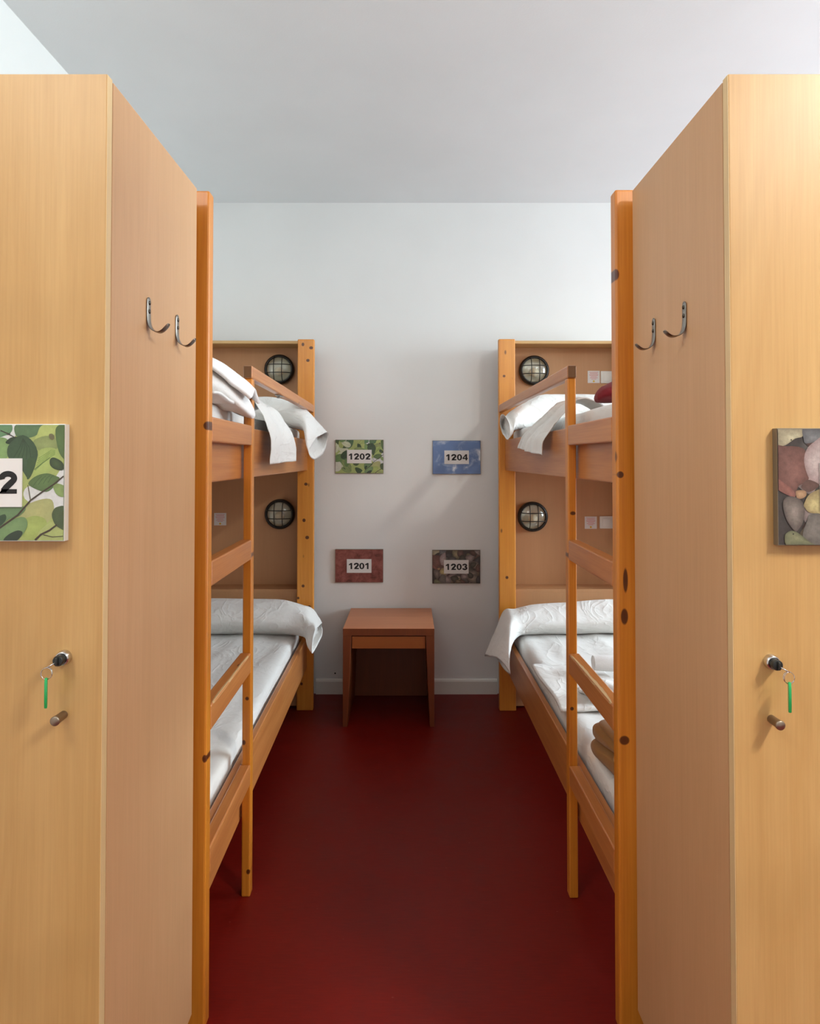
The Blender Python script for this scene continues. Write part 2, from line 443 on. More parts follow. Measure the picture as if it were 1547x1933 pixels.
# ---- mattresses with their sheets
def mattress(z0, z1, seed, dents=()):
    a0, a1, y0, y1 = .073, .748, .050, 2.055
    nu, nv = 26, 70; bm = bmesh.new(); prof = []
    r = .028
    def ring(y, shrink):
        pts = []
        A0, A1, Z0, Z1 = a0+shrink, a1-shrink, z0+shrink*.5, z1-shrink
        n = 26
        for i in range(n+1): pts.append((A0+(A1-A0)*i/n, y, Z1 if 0 < i < n else Z1-.012))
        pts.insert(0, (A0-.001, y, Z1-.03)); pts.insert(0, (A0, y, Z0+.02)); pts.insert(0, (A0+.01, y, Z0))
        pts += [(A1, y, Z1-.03), (A1, y, Z0+.02), (A1-.01, y, Z0)]
        return pts
    R = []
    for j in range(nv+1):
        y = y0+(y1-y0)*j/nv
        d = min(j, nv-j); sh = .012 if d == 0 else (.003 if d == 1 else 0)
        row = []
        for p in ring(y, sh):
            p = Vector(p); 
            edge = max(0, 1-abs(p.x-a0)/.10)
            if p.z > z0+.03:
                wr = noise.noise(Vector((p.x*5+seed, p.y*2.2+p.x*4, seed)))*.007+noise.ridged_multi_fractal(Vector((p.x*4+seed, p.y*1.1+p.x*4.5, 2)), 1, 2, 3, 1, 2)*.0075-.008
                p.z += wr
                if p.x < a0+.004: p.x -= edge*abs(noise.noise(Vector((seed, p.y*3.1, p.z*20))))*.009
            row.append(p)
        R.append([bm.verts.new(p) for p in row])
    m = len(R[0])
    for A, B in zip(R, R[1:]):
        for k in range(m): bm.faces.new((A[k], A[(k+1) % m], B[(k+1) % m], B[k]))
    bm.faces.new(R[0][::-1]); bm.faces.new(R[-1])
    return bm
G_m = 'sheeted mattresses of the bunks'
soft('mattress', mattress(.329, .462, 3), M_sheet, 'L', 'white sheeted mattress on the lower left bunk', 'mattress', G_m, subsurf=1)
soft('mattress', mattress(.329, .462, 11), M_sheet, 'R', 'white sheeted mattress on the lower right bunk', 'mattress', G_m, subsurf=1)
soft('mattress', mattress(1.428, 1.566, 5), M_sheet, 'L', 'white sheeted mattress on the upper left bunk', 'mattress', G_m, subsurf=1)
soft('mattress', mattress(1.428, 1.566, 8), M_sheet, 'R', 'white sheeted mattress on the upper right bunk', 'mattress', G_m, subsurf=1)

# ---- pillows in long cases, their open end hanging over the rail
def sec(a, yc, zc, hy, hz, e=0.82, da=0.0, sag=0.0):
    """8 points: far, far-top, top, near-top, near, near-low, low, far-low ; da skews the top outwards"""
    out = []
    for i in range(8):
        t = 2*PI*i/8
        cy, cz = math.cos(t), math.sin(t)
        k = e if i % 2 else 1.0
        k = 1.12*k if i % 2 else k
        out.append(Vector((a+da*cz, yc+hy*cy*k, zc+hz*cz*k)))
    return out
def PL(*p): return [Vector(q) for q in p]
G_p = 'white pillows at the head of the bunks'
# lower left
S = [sec(.735, 1.945, .535, .08, .05), sec(.72, 1.945, .54, .115, .078), sec(.60, 1.945, .553, .122, .092), sec(.35, 1.945, .553, .124, .092), sec(.16, 1.94, .548, .124, .092), sec(.06, 1.93, .535, .112, .078, .95),
     PL((-.01, 2.03, .535), (.0, 2.02, .578), (.005, 1.94, .590), (.01, 1.83, .578), (.012, 1.80, .53), (.012, 1.80, .475), (.0, 1.86, .455), (-.01, 1.98, .49)),
     PL((-.040, 1.99, .51), (-.043, 1.98, .535), (-.034, 1.90, .545), (-.03, 1.81, .550), (-.015, 1.76, .515), (-.01, 1.74, .455), (-.02, 1.78, .43), (-.045, 1.90, .475)),
     PL((-.062, 1.93, .505), (-.066, 1.91, .522), (-.056, 1.84, .522), (-.050, 1.74, .530), (-.040, 1.72, .490), (-.035, 1.72, .425), (-.040, 1.75, .412), (-.075, 1.85, .470))]
soft('pillow', loft(S, amp=.006, freq=7, seed=2, stretch=(.35, 1.3, 1.3), inner=.004, nv=80), M_linen, 'L', 'white pillow across the lower left bunk, its case open beside the nightstand', 'pillow', G_p)
# lower right
S = [sec(.735, 1.945, .535, .08, .05), sec(.72, 1.945, .54, .115, .078), sec(.60, 1.945, .55, .122, .086), sec(.35, 1.945, .543, .124, .080), sec(.17, 1.93, .540, .124, .078), sec(.07, 1.91, .528, .115, .070, .95),
     PL((.01, 2.0, .525), (.01, 1.98, .575), (.01, 1.90, .585), (.01, 1.78, .565), (.012, 1.72, .51), (.018, 1.74, .455), (.01, 1.82, .445), (.005, 1.93, .46)),
     PL((-.045, 1.95, .445), (-.045, 1.93, .472), (-.04, 1.84, .485), (-.03, 1.73, .480), (-.012, 1.66, .435), (-.008, 1.66, .395), (-.018, 1.75, .400), (-.035, 1.88, .43)),
     PL((-.098, 1.90, .350), (-.102, 1.87, .368), (-.086, 1.79, .380), (-.055, 1.69, .400), (-.018, 1.62, .365), (-.010, 1.62, .345), (-.030, 1.68, .350), (-.070, 1.80, .385))]
soft('pillow', loft(S, amp=.006, freq=7, seed=9, stretch=(.35, 1.3, 1.3), inner=.004, nv=80), M_linen, 'R', 'white pillow across the lower right bunk, its case drooping over the rail', 'pillow', G_p)
# upper left
S = [sec(.735, 1.945, 1.635, .08, .05), sec(.72, 1.945, 1.64, .115, .075), sec(.60, 1.945, 1.65, .122, .085), sec(.35, 1.94, 1.655, .124, .086), sec(.18, 1.90, 1.648, .13, .080), sec(.08, 1.86, 1.628, .12, .066, .95),
     PL((.00, 1.96, 1.60), (.005, 1.95, 1.640), (.01, 1.86, 1.655), (.01, 1.76, 1.640), (.012, 1.70, 1.60), (.012, 1.71, 1.555), (.0, 1.80, 1.535), (-.005, 1.91, 1.555)),
     PL((-.055, 1.90, 1.55), (-.055, 1.88, 1.582), (-.045, 1.80, 1.590), (-.03, 1.71, 1.575), (-.020, 1.64, 1.53), (-.012, 1.63, 1.475), (-.025, 1.70, 1.455), (-.045, 1.82, 1.49)),
     PL((-.103, 1.82, 1.505), (-.106, 1.80, 1.535), (-.088, 1.74, 1.530), (-.058, 1.67, 1.500), (-.035, 1.63, 1.455), (-.030, 1.62, 1.420), (-.052, 1.67, 1.395), (-.088, 1.76, 1.43))]
soft('pillow', loft(S, amp=.006, freq=7, seed=4, stretch=(.4, 1.3, 1.3), inner=.004, nv=80), M_linen, 'L', 'white pillow on the upper left bunk, its case opening out over the rail', 'pillow', G_p)
# upper right
S = [sec(.735, 1.945, 1.635, .08, .05), sec(.72, 1.945, 1.64, .115, .075), sec(.60, 1.945, 1.655, .122, .09), sec(.35, 1.94, 1.66, .124, .09), sec(.20, 1.90, 1.655, .13, .086), sec(.10, 1.86, 1.628, .12, .066, .95),
     PL((.03, 1.96, 1.60), (.03, 1.95, 1.635), (.03, 1.86, 1.650), (.03, 1.76, 1.640), (.032, 1.70, 1.60), (.032, 1.71, 1.565), (.03, 1.80, 1.545), (.03, 1.91, 1.555)),
     PL((.0, 1.92, 1.575), (.0, 1.90, 1.605), (.0, 1.82, 1.620), (.005, 1.74, 1.600), (.015, 1.70, 1.57), (.020, 1.70, 1.535), (.012, 1.76, 1.520), (.005, 1.85, 1.545)),
     PL((-.025, 1.84, 1.575), (-.027, 1.82, 1.615), (-.022, 1.77, 1.625), (-.012, 1.72, 1.605), (.0, 1.69, 1.565), (.0, 1.69, 1.515), (-.008, 1.72, 1.500), (-.018, 1.79, 1.53))]
soft('pillow', loft(S, amp=.006, freq=7, seed=14, stretch=(.4, 1.3, 1.3), inner=.004, nv=80), M_linen, 'R', 'white pillow on the upper right bunk behind the red fleece', 'pillow', G_p)

# ---- sheets hanging over the upper rails
def hang(u, v):      # v along the bed, u from on the mattress out and down over the rail
    y = .74+v*.56
    path = PL((.26, 0, 1.60), (.16, 0, 1.655), (.085, 0, 1.640), (.045, 0, 1.585), (.012, 0, 1.53), (-.006, 0, 1.47), (-.010, 0, 1.392))
    n = len(path)-1; t = u*n; k = min(int(t), n-1); f = t-k
    p0 = path[max(k-1, 0)]; p1 = path[k]; p2 = path[k+1]; p3 = path[min(k+2, n)]
    p = 0.5*((2*p1)+(-p0+p2)*f+(2*p0-5*p1+4*p2-p3)*f*f+(-p0+3*p1-3*p2+p3)*f**3)
    top = 1-u
    yy = y + (v-.5)*-.10*top + .12*top
    fold = .008*math.sin(v*13+.6)*u + .010*math.sin(v*5.2)*u
    z = p.z - (.030*v*top) + (.018*max(0, .12-v)/.12*u*0) - .012*(1-v)*u*u
    return Vector((p.x+fold*.8-.006*u, yy, z))
soft('bed_sheet', sheet(hang, 44, 40, .0022, .004, 11, 3), M_linen, 'L', 'white sheet end hanging over the rail of the upper left bunk', 'sheet', 'white sheets on the bunks')

def hangR(u, v):
    path = PL((.17, .72, 1.575), (.115, .78, 1.612), (.075, .86, 1.605), (.045, .94, 1.560), (.018, 1.03, 1.52), (-.008, 1.08, 1.475), (-.014, 1.12, 1.425))
    n = len(path)-1; t = u*n; k = min(int(t), n-1); f = t-k
    p0 = path[max(k-1, 0)]; p1 = path[k]; p2 = path[k+1]; p3 = path[min(k+2, n)]
    p = 0.5*((2*p1)+(-p0+p2)*f+(2*p0-5*p1+4*p2-p3)*f*f+(-p0+3*p1-3*p2+p3)*f**3)
    w = .15+.34*u**1.2
    fold = .009*math.sin(v*9+1)*u+.006*math.sin(v*21)*u
    return Vector((p.x+fold+(.012*math.sin(v*PI)*(1-u)), p.y+(v-.5)*w, p.z+.012*math.sin(v*7)*(1-u)+(.035*(v-.3))*u))
soft('bed_sheet', sheet(hangR, 44, 34, .0022, .005, 11, 6), M_linen, 'R', 'gathered white sheet end hanging over the rail of the upper right bunk', 'sheet', 'white sheets on the bunks')

# ---- heap on the upper left bunk: folded blanket over a rolled towel over a flat sheet
def heap_top(u, v):   # u across (from bed middle to the aisle tip), v along the bed
    path = PL((.52, 0, 1.58), (.40, 0, 1.70), (.26, 0, 1.75), (.14, 0, 1.728), (.06, 0, 1.682), (.012, 0, 1.645), (-.024, 0, 1.612))
    n = len(path)-1; t = u*n; k = min(int(t), n-1); f = t-k
    p0 = path[max(k-1, 0)]; p1 = path[k]; p2 = path[k+1]; p3 = path[min(k+2, n)]
    p = 0.5*((2*p1)+(-p0+p2)*f+(2*p0-5*p1+4*p2-p3)*f*f+(-p0+3*p1-3*p2+p3)*f**3)
    w = .30-.17*u**1.5
    return Vector((p.x, .42+(v-.5)*w, p.z+.010*math.sin(v*8+u*3)*(1-u*.5)-.03*abs(v-.5)*2))
soft('folded_blanket', sheet(heap_top, 40, 22, .012, .005, 12, 8), M_towel, 'L', 'white folded blanket draped on top of the heap on the upper left bunk', 'blanket', subsurf=1)
S = [sec(.46, .40, 1.625, .07, .05), sec(.44, .40, 1.64, .11, .075), sec(.30, .40, 1.655, .12, .085), sec(.18, .40, 1.645, .12, .082), sec(.10, .405, 1.625, .11, .072),
     sec(.045, .41, 1.60, .095, .056), sec(.008, .42, 1.570, .075, .042), sec(-.014, .43, 1.545, .045, .025), sec(-.021, .43, 1.535, .014, .009)]
soft('rolled_towel', loft(S, amp=.006, freq=9, seed=20, nv=60, stretch=(1, .5, 1)), M_towel, 'L', 'white rolled towel under the folded blanket on the upper left bunk', 'towel')
def flat1(u, v):
    a = .42-.40*u; y = .12+v*.46
    return Vector((a, y, 1.572+.006*math.sin(v*9+a*14)-(.028*max(0, u-.85)/.15)*0+.003))
soft('flat_sheet', sheet(flat1, 30, 24, .008, .003, 9, 2), M_sheet, 'L', 'flat white sheet under the towel roll on the upper left bunk', 'sheet', 'white sheets on the bunks')

# ---- dark red fleece, rolled, on the upper right bunk
S = [sec(.56, .60, 1.60, .05, .03), sec(.52, .60, 1.625, .08, .055), sec(.40, .60, 1.635, .085, .06), sec(.28, .585, 1.630, .08, .052), sec(.19, .57, 1.622, .070, .042), sec(.135, .56, 1.612, .055, .032), sec(.112, .555, 1.603, .030, .018), sec(.106, .555, 1.601, .008, .006)]
soft('fleece_blanket', loft(S, amp=.008, freq=11, seed=31, nv=50), M_red, 'R', 'dark red rolled fleece lying on the upper right bunk', 'blanket')

# ---- lower right bunk: folded sheet, rolled towel, crumpled cloth, brown blanket
def flat2(u, v):
    a = .045+.30*u; y = .80+v*.52
    return Vector((a+.006*math.sin(v*5), y+.02*u, .477+.003*math.sin(v*8+u*5)+.002*math.sin(u*17)))
soft('flat_sheet', sheet(flat2, 30, 26, .012, .003, 9, 12), M_linen, 'R', 'white folded sheet lying flat on the lower right bunk', 'sheet', 'white sheets on the bunks')
S = [sec(.62, 1.16, .532, .024, .024, .893), sec(.61, 1.16, .532, .032, .032, .893), sec(.45, 1.175, .532, .033, .033, .893), sec(.29, 1.19, .532, .032, .032, .893), sec(.28, 1.19, .532, .028, .028, .893), sec(.274, 1.19, .532, .010, .010, .893)]
soft('rolled_towel', loft(S, amp=.002, freq=9, seed=40, nv=40), M_towel, 'R', 'white rolled towel on the lower right bunk behind the ladder', 'towel')
def crump(u, v):
    a = .16+.42*u; y = .84+v*.17
    return Vector((a, y, .500+.016*math.sin(v*6+u*9)+.010*math.sin(u*19+v*4)))
soft('crumpled_cloth', sheet(crump, 40, 20, .008, .006, 14, 5), M_linen, 'R', 'small crumpled white cloth in front of the rolled towel on the lower right bunk', 'cloth')
# brown blanket: folded pile with rounded fold facing the aisle
S = []
for y, hw, hz, sh in ((.10, .20, .045, .02), (.13, .225, .056, .012), (.25, .235, .060, .004), (.36, .24, .062, -.008), (.44, .235, .060, -.018), (.485, .215, .050, -.020), (.50, .17, .03, -.015)):
    c = .315+sh*1.0; z = .468+hz
    S.append(PL((c+hw, y, z), (c+hw*.97, y, z+hz*.8), (c, y, z+hz*1.02), (c-hw*.88, y, z+hz*.93), (c-hw*1.0, y, z+.003), (c-hw*.93, y, z-hz*.86), (c, y, z-hz*.99), (c+hw*.97, y, z-hz*.9)))
bm = loft(S, nu=96, nv=50, amp=.004, freq=8, seed=50)
# crease lines of the folds on the aisle side
for v_ in bm.verts:
    t = (v_.co.z-.468)/.12
    if v_.co.x < .22:
        k = math.exp(-((t-.52-.10*math.sin(v_.co.y*9))/.055)**2)+.8*math.exp(-((t-.80+.05*math.sin(v_.co.y*11))/.04)**2)
        v_.co.x += .022*k
soft('folded_blanket', bm, M_brown, 'R', 'mustard brown folded blanket at the foot of the lower right bunk', 'blanket', subsurf=1)

# ------------------------------------------------------------------ lamps, notices, switches in the headboards
def lamp(x, z, label):
    Y = 3.8945
    root = thing('bulkhead_lamp', label, 'lamp', (x, Y, z), 0, 'round caged bulkhead lamps')
    A = (0, -1, 0)
    bm = bmesh.new()
    lathe(bm, [(-.001, .070), (-.001, .085), (.008, .0875), (.026, .0875), (.035, .084), (.040, .079), (.041, .0735), (.036, .071), (.028, .0705)], (0, 0, 0), A, 48)
    link('lamp_rim', bm, M_black, root, smooth=True)
    bm = bmesh.new()
    lathe(bm, [(.003, .0005), (.004, .035), (.008, .052), (.018, .064), (.030, .0695)], (0, 0, 0), A, 40)
    link('reflector', bm, M_refl, root, smooth=True)
    bm = bmesh.new()
    R = .070; D = .034
    prof = [(.036+D*math.cos(t), R*math.sin(t)) for t in [i*PI/2/14 for i in range(1, 15)]][::-1]
    prof2 = [(d-.003, max(r-.003, .0005)) for d, r in prof]
    lathe(bm, prof, (0, 0, 0), A, 40, False, True)
    link('lamp_glass', bm, M_glass, root, smooth=True)
    bm = bmesh.new()
    lathe(bm, [(-.002, .012), (.004, .012), (.008, .018), (.02, .026), (.033, .027), (.045, .02), (.052, .008), (.053, .0005)], (0.0, 0, -.012), A, 24)
    link('bulb', bm, M_bulb, root, smooth=True)
    for k in (-1, 1):
        for hor in (0, 1):
            pts = []
            for i in range(15):
                t = -1+2*i/14; off = k*.0235; ext = math.sqrt(.075**2-off**2)*t
                rr = math.hypot(ext, off)/.075
                d = .038+.040*math.sqrt(max(0, 1-rr*rr*.985))
                pts.append((off, -d, ext) if not hor else (ext, -d-.0015, off))
            bm = bmesh.new(); bm_tube(bm, pts, .0024, 8)
            link('cage_bar', bm, M_black, root, smooth=True)
    return root
lamp(-.766, 1.925, 'round caged lamp in the headboard of the upper left bunk')
lamp(-.760, 1.078, 'round caged lamp in the headboard of the lower left bunk')
lamp(.727, 1.919, 'round caged lamp in the headboard of the upper right bunk')
lamp(.716, 1.063, 'round caged lamp in the headboard of the lower right bunk')

def notice(x, z, label):
    root = thing('notice', label, 'notice', (x, 3.8897 if x < 0 else 3.8975, z), ROTL if x < 0 else ROTR, 'small printed notices on the headboards')
    link('paper', box(-.0355, .0355, -.001, .0006, -.036, .036), M_paper, root)
    bm = bmesh.new()
    for i in range(7):
        w = [.026, .022, .027, .025, .018, .024, .015][i]
        bm_box(bm, -w, w, -.0013, -.0009, .027-i*.0066-.0012, .027-i*.0066+.0012)
    link('printed_lines', bm, M_pink, root)
    bm = bmesh.new(); lathe(bm, [(0, .006), (.0004, .006)], (0, -.0009, -.026), (0, -1, 0), 16, True, True)
    link('printed_dot', bm, M_yellow, root)
notice(-1.112, 1.047, 'small white notice on the headboard of the lower left bunk')
notice(1.083, 1.884, 'small white notice on the headboard of the upper right bunk')
notice(1.061, 1.026, 'small white notice on the headboard of the lower right bunk')
def switch(x, z, label):
    root = thing('light_switch', label, 'switch', (x, 3.8980, z), ROTR, 'white switch plates on the headboards')
    link('switch_plate', box(-.040, .040, -.008, .0006, -.036, .036, .003), M_white, root, angle=40)
    link('switch_rocker', box(-.024, .024, -.012, -.0075, -.024, .024, .002), M_white, root, angle=40)
switch(1.163, 1.882, 'white switch plate beside the notice on the upper right headboard')
switch(1.152, 1.028, 'white switch plate beside the notice on the lower right headboard')

# ------------------------------------------------------------------ lockers
def locker(s, xi, label):
    """xi = |x| of the aisle face"""
    root = thing('locker', label, 'locker', (s*(xi+.3), 1.37, 0), 0, 'tall beech lockers at the front of the aisle')
    ox, oy = -s*(xi+.3), -1.37
    def B(name, a0, a1, y0, y1, z0, z1, mat, bev=.0012, parent=root):
        return link(name, box(ox+s*(xi+a0), ox+s*(xi+a1), oy+y0, oy+y1, z0, z1, bev), mat, parent)
    yb = 1.600 if s < 0 else 1.612
    B('side_panel', 0, .019, 1.1455, yb, .08, 2.058, M_lockside)
    B('side_panel', .581, .60, 1.1455, yb, .08, 2.058, M_lockside)
    B('top_panel', .0192, .5808, 1.1455, yb, 2.039, 2.0575, M_lock)
    B('base_panel', .0192, .5808, 1.1455, yb, .08, .10, M_lock)
    B('back_panel', .0192, .5808, yb-.010, yb-.002, .10, 2.039, M_lock)
    B('plinth', .03, .57, 1.17, yb-.02, 0, .08, M_dark)
    d = B('door', 0, .600, 1.1225, 1.1415, .085, 2.060, M_lock, .0015)
    e = B('edge_banding', -.0006, .0004, 1.1232, 1.1408, .086, 2.059, M_band, 0, d)
    e['label'] = 'pale edge band of the door'
    # dark strip set into the door gap, its colour painting the shade there
    B('gap_shade_strip', .003, .596, 1.1417, 1.1453, .09, 2.052, plain('painted_gap_shade', (44, 26, 14), .8), 0)
    return root, d
LL, dL = locker(-1, .5185, 'tall beech locker on the left with a green leaf number sign')
LR, dR = locker(1, .545, 'tall beech locker on the right with a pebble picture sign')

def knob(x, z, parent, ox):
    bm = bmesh.new()
    lathe(bm, [(0, .0068), (.022, .0072), (.0275, .0080), (.029, .0078), (.030, .0066), (.0302, .0002)], (x+ox, 1.1225-1.37, z), (0, -1, 0), 28)
    o = link('door_knob', bm, M_nickel, parent, smooth=True); o['label'] = 'satin metal cylinder knob'
def lock(x, z, parent, ox):
    bm = bmesh.new()
    lathe(bm, [(0, .0128), (.002, .0130), (.006, .0125), (.011, .0112), (.012, .0095), (.0105, .0085)], (x+ox, 1.1225-1.37, z), (0, -1, 0), 32)
    lathe(bm, [(.0105, .0086), (.0108, .0002)], (x+ox, 1.1225-1.37, z), (0, -1, 0), 32)
    o = link('door_lock', bm, M_chrome, parent, smooth=True); o['label'] = 'round chrome cam lock'
knob(-.582, .970, LL, .8185); lock(-.5815, 1.066, LL, .8185)
knob(.607, .963, LR, -.845); lock(.607, 1.059, LR, -.845)

def key(x, z, s, label):
    root = thing('locker_key', label, 'key', (x, 1.1125, z), 0, 'keys hanging in the locker locks')
    bm = bmesh.new()
    lathe(bm, [(0, .0080), (.009, .0088), (.012, .0088), (.0135, .0078), (.014, .0002)], (0, 0, 0), (0, -1, 0), 28, True)
    bm_box(bm, -.0016, .0016, -.0185, -.013, -.0065, .0065, .0008)
    link('key_head', bm, M_blackp, root, angle=50)
    bm = bmesh.new()
    bm_tube(bm, [(s*.001, -.014, -.001), (s*.008, -.018, -.005), (s*.0145, -.021, -.0085)], .0011, 8)
    link('key_loop', bm, M_chrome, root, smooth=True)
    bm = bmesh.new(); cx, cz = s*.0135, -.0175; R = .0095
    bm_tube(bm, [(cx+R*math.cos(t)*.95, -.020+.0015*math.sin(t), cz+R*math.sin(t)) for t in [2*PI*i/28 for i in range(28)]], .0006, 6, closed=True)
    bm_tube(bm, [(cx+R*math.cos(t)*.92, -.0214+.0012*math.sin(t*1.5), cz+R*math.sin(t)*.97) for t in [2*PI*i/28 for i in range(28)]], .0006, 6, closed=True)
    link('split_ring', bm, M_chrome, root, smooth=True)
    bm = bmesh.new()
    tx = s*.0135
    # flat tag hanging edge-on, rounded ends
    pts = [(y, z_) for y, z_ in ((.0, -.024), (.004, -.0245), (.009, -.031), (.0095, -.058), (.006, -.0715), (.0, -.074), (-.006, -.0715), (-.0095, -.058), (-.009, -.031), (-.004, -.0245))]
    A = [bm.verts.new((tx-.0021, -.022+p[0], p[1])) for p in pts]; Bv = [bm.verts.new((tx+.0021, -.022+p[0], p[1])) for p in pts]
    for i in range(len(pts)):
        j = (i+1) % len(pts); bm.faces.new((A[i], A[j], Bv[j], Bv[i]))
    bm.faces.new(A[::-1]); bm.faces.new(Bv)
    bmesh.ops.rotate(bm, verts=bm.verts[:], cent=(tx, -.022, -.024), matrix=Matrix.Rotation(-.44*s, 3, 'Z'))
    bmesh.ops.bevel(bm, geom=bm.edges[:], offset=.0007, segments=2, affect='EDGES')
    o = link('key_tag', bm, M_green, root, angle=50); o['label'] = 'bright green plastic tag'
key(-.5815, 1.066, -1, 'key with a green tag hanging in the lock of the left locker')
key(.607, 1.059, 1, 'key with a green tag hanging in the lock of the right locker')

def hook(s, x, y, z, label):
    """strip steel hook on the aisle side of a locker; s=+1 sticks out towards +x"""
    root = thing('coat_hook', label, 'hook', (x, y, z), 0, 'steel coat hooks on the locker sides')
    e = .005 if s > 0 else 0.0
    P = PL((.002, 0, 0), (.002, 0, -.018), (.002, 0, -.038), (.0035, 0, -.052), (.008, 0, -.0625), (.0145, 0, -.0675), (.022, 0, -.0695), (.029, 0, -.0685+e*.3), (.036, 0, -.0640+e*.7), (.0425, 0, -.0575+e))
    C = catmull_open(P, 46); bm = bmesh.new(); rows = []
    for i, p in enumerate(C):
        d = (C[min(i+1, 45)]-C[max(i-1, 0)]).normalized(); nrm = Vector((d.z, 0, -d.x))
        w = .0092
        t = i/45
        if t < .07: w = .0092*math.sqrt(max(.04, 1-((.07-t)/.07)**2))
        if .45 < t < .62: w = .0092-.0030*math.sin((t-.45)/.17*PI)
        if t > .90: w = .0094*math.sqrt(max(.05, 1-((t-.90)/.10)**2))
        row = []
        for (q, h) in ((-1, 0), (-.8, 1), (.8, 1), (1, 0), (.8, -1), (-.8, -1)):
            v = p+nrm*h*.0011+Vector((0, w*q, 0)); row.append(bm.verts.new((s*v.x, v.y, v.z)))
        rows.append(row)
    for A, B in zip(rows, rows[1:]):
        for k in range(6): bm.faces.new((A[k], A[(k+1) % 6], B[(k+1) % 6], B[k]))
    bm.faces.new(rows[0][::-1]); bm.faces.new(rows[-1])
    link('hook_strip', bm, M_steel, root, angle=45)
    for zz in (-.0115, -.0285):
        bm = bmesh.new(); lathe(bm, [(0, .0042), (.0014, .0040), (.0024, .0024), (.0027, .0002)], (s*.0030, 0, zz), (s, 0, 0), 16)
        link('screw', bm, M_screw, root, smooth=True)
hook(1, -.5185, 1.305, 1.720, 'steel coat hook on the left locker side, nearer the door')
hook(1, -.5185, 1.466, 1.720, 'steel coat hook on the left locker side, nearer the bunk')
hook(-1, .545, 1.307, 1.712, 'steel coat hook on the right locker side, nearer the door')
hook(-1, .545, 1.472, 1.714, 'steel coat hook on the right locker side, nearer the bunk')

# ------------------------------------------------------------------ number signs
def print_mat(name, rough=0.35, grain=0.12, scale=(1, 1, 1)):
    k = NT(name)
    at = k.n('ShaderNodeAttribute', attribute_name='Col')
    f = k.noise(k.coords(scale), 160, 4, .6)
    hs = k.n('ShaderNodeHueSaturation', Saturation=.84, Value=.97); k.l(at.outputs['Color'], hs.inputs['Color'])
    col = k.mix(1.0, hs.outputs[0], k.ramp(f, [(.3, (1-grain, 1-grain, 1-grain)), (.7, (1+0*grain, 1, 1))]), 'MULTIPLY')
    return k.out(col, rough)
M_print = print_mat('printed_picture', .32, .14); M_printp = print_mat('printed_pebbles', .32, .32)
def picture(polys, W, H, y, mat, parent, name='printed_picture'):
    """polys: list of (points in 0..1 coordinates, sRGB, optional centre sRGB), painted one above the other like paper cut-outs 0.02 mm apart"""
    bm = bmesh.new(); cl = bm.loops.layers.float_color.new('Col')
    flat = []
    for i, item in enumerate(polys):
        if isinstance(item[0][0], list): flat += [(i, (q, item[1])) for q in item[0]]
        else: flat.append((i, item))
    for i, item in flat:
        pts, c = item[0], item[1]; cc = item[2] if len(item) > 2 else c
        # clip to the sheet
        def clip(P, f, g):
            out = []
            for a, b in zip(P, P[1:]+P[:1]):
                fa, fb = f(a), f(b)
                if fa >= 0: out.append(a)
                if fa*fb < 0:
                    t = fa/(fa-fb); out.append((a[0]+(b[0]-a[0])*t, a[1]+(b[1]-a[1])*t))
            return out
        P = list(pts)
        for f in (lambda p: p[0], lambda p: 1-p[0], lambda p: p[1], lambda p: 1-p[1]):
            if len(P) > 2: P = clip(P, f, None)
        if len(P) < 3: continue
        yy = y-.000014*i
        cx = sum(p[0] for p in P)/len(P); cy = sum(p[1] for p in P)/len(P)
        vc = bm.verts.new(((cx-.5)*W, yy, (cy-.5)*H))
        vs = [bm.verts.new(((p[0]-.5)*W, yy, (p[1]-.5)*H)) for p in P]
        for a in range(len(vs)):
            try: f_ = bm.faces.new((vc, vs[a], vs[(a+1) % len(vs)]))
            except ValueError: continue
            for lp in f_.loops: lp[cl] = lin(*(cc if lp.vert is vc else c))
    o = link(name, bm, mat, parent)
    return o

def arc(cx, cy, rx, ry, t0, t1, n=18):
    return [(cx+rx*math.cos(math.radians(t0+(t1-t0)*i/n)), cy+ry*math.sin(math.radians(t0+(t1-t0)*i/n))) for i in range(n+1)]
def smooth_poly(P, n=28):
    return [(v.x, v.y) for v in catmull_closed([Vector((p[0], p[1], 0)) for p in P], n)]
def leafshape(x, y, L, W, ang, asp):
    out = []
    for i in range(18):
        t = 2*PI*i/18; u = math.cos(t); w = math.sin(t)*(1-.25*u)*W*.5
        px, py = u*L*.5, w
        out.append((x+(px*math.cos(ang)-py*math.sin(ang))/asp, y+px*math.sin(ang)+py*math.cos(ang)))
    return out
def stroke(P, w, asp):
    """thin band along a polyline, as a chain of quads"""
    a = []; b = []
    for i, p in enumerate(P):
        q0 = P[max(i-1, 0)]; q1 = P[min(i+1, len(P)-1)]
        dx, dy = (q1[0]-q0[0])*asp, q1[1]-q0[1]; l = math.hypot(dx, dy) or 1
        ww = w*(1-.3*i/len(P))
        a.append((p[0]-dy/l*ww/asp, p[1]+dx/l*ww)); b.append((p[0]+dy/l*ww/asp, p[1]-dx/l*ww))
    return [[a[i], a[i+1], b[i+1], b[i]] for i in range(len(P)-1)]
ASP = .287/.195
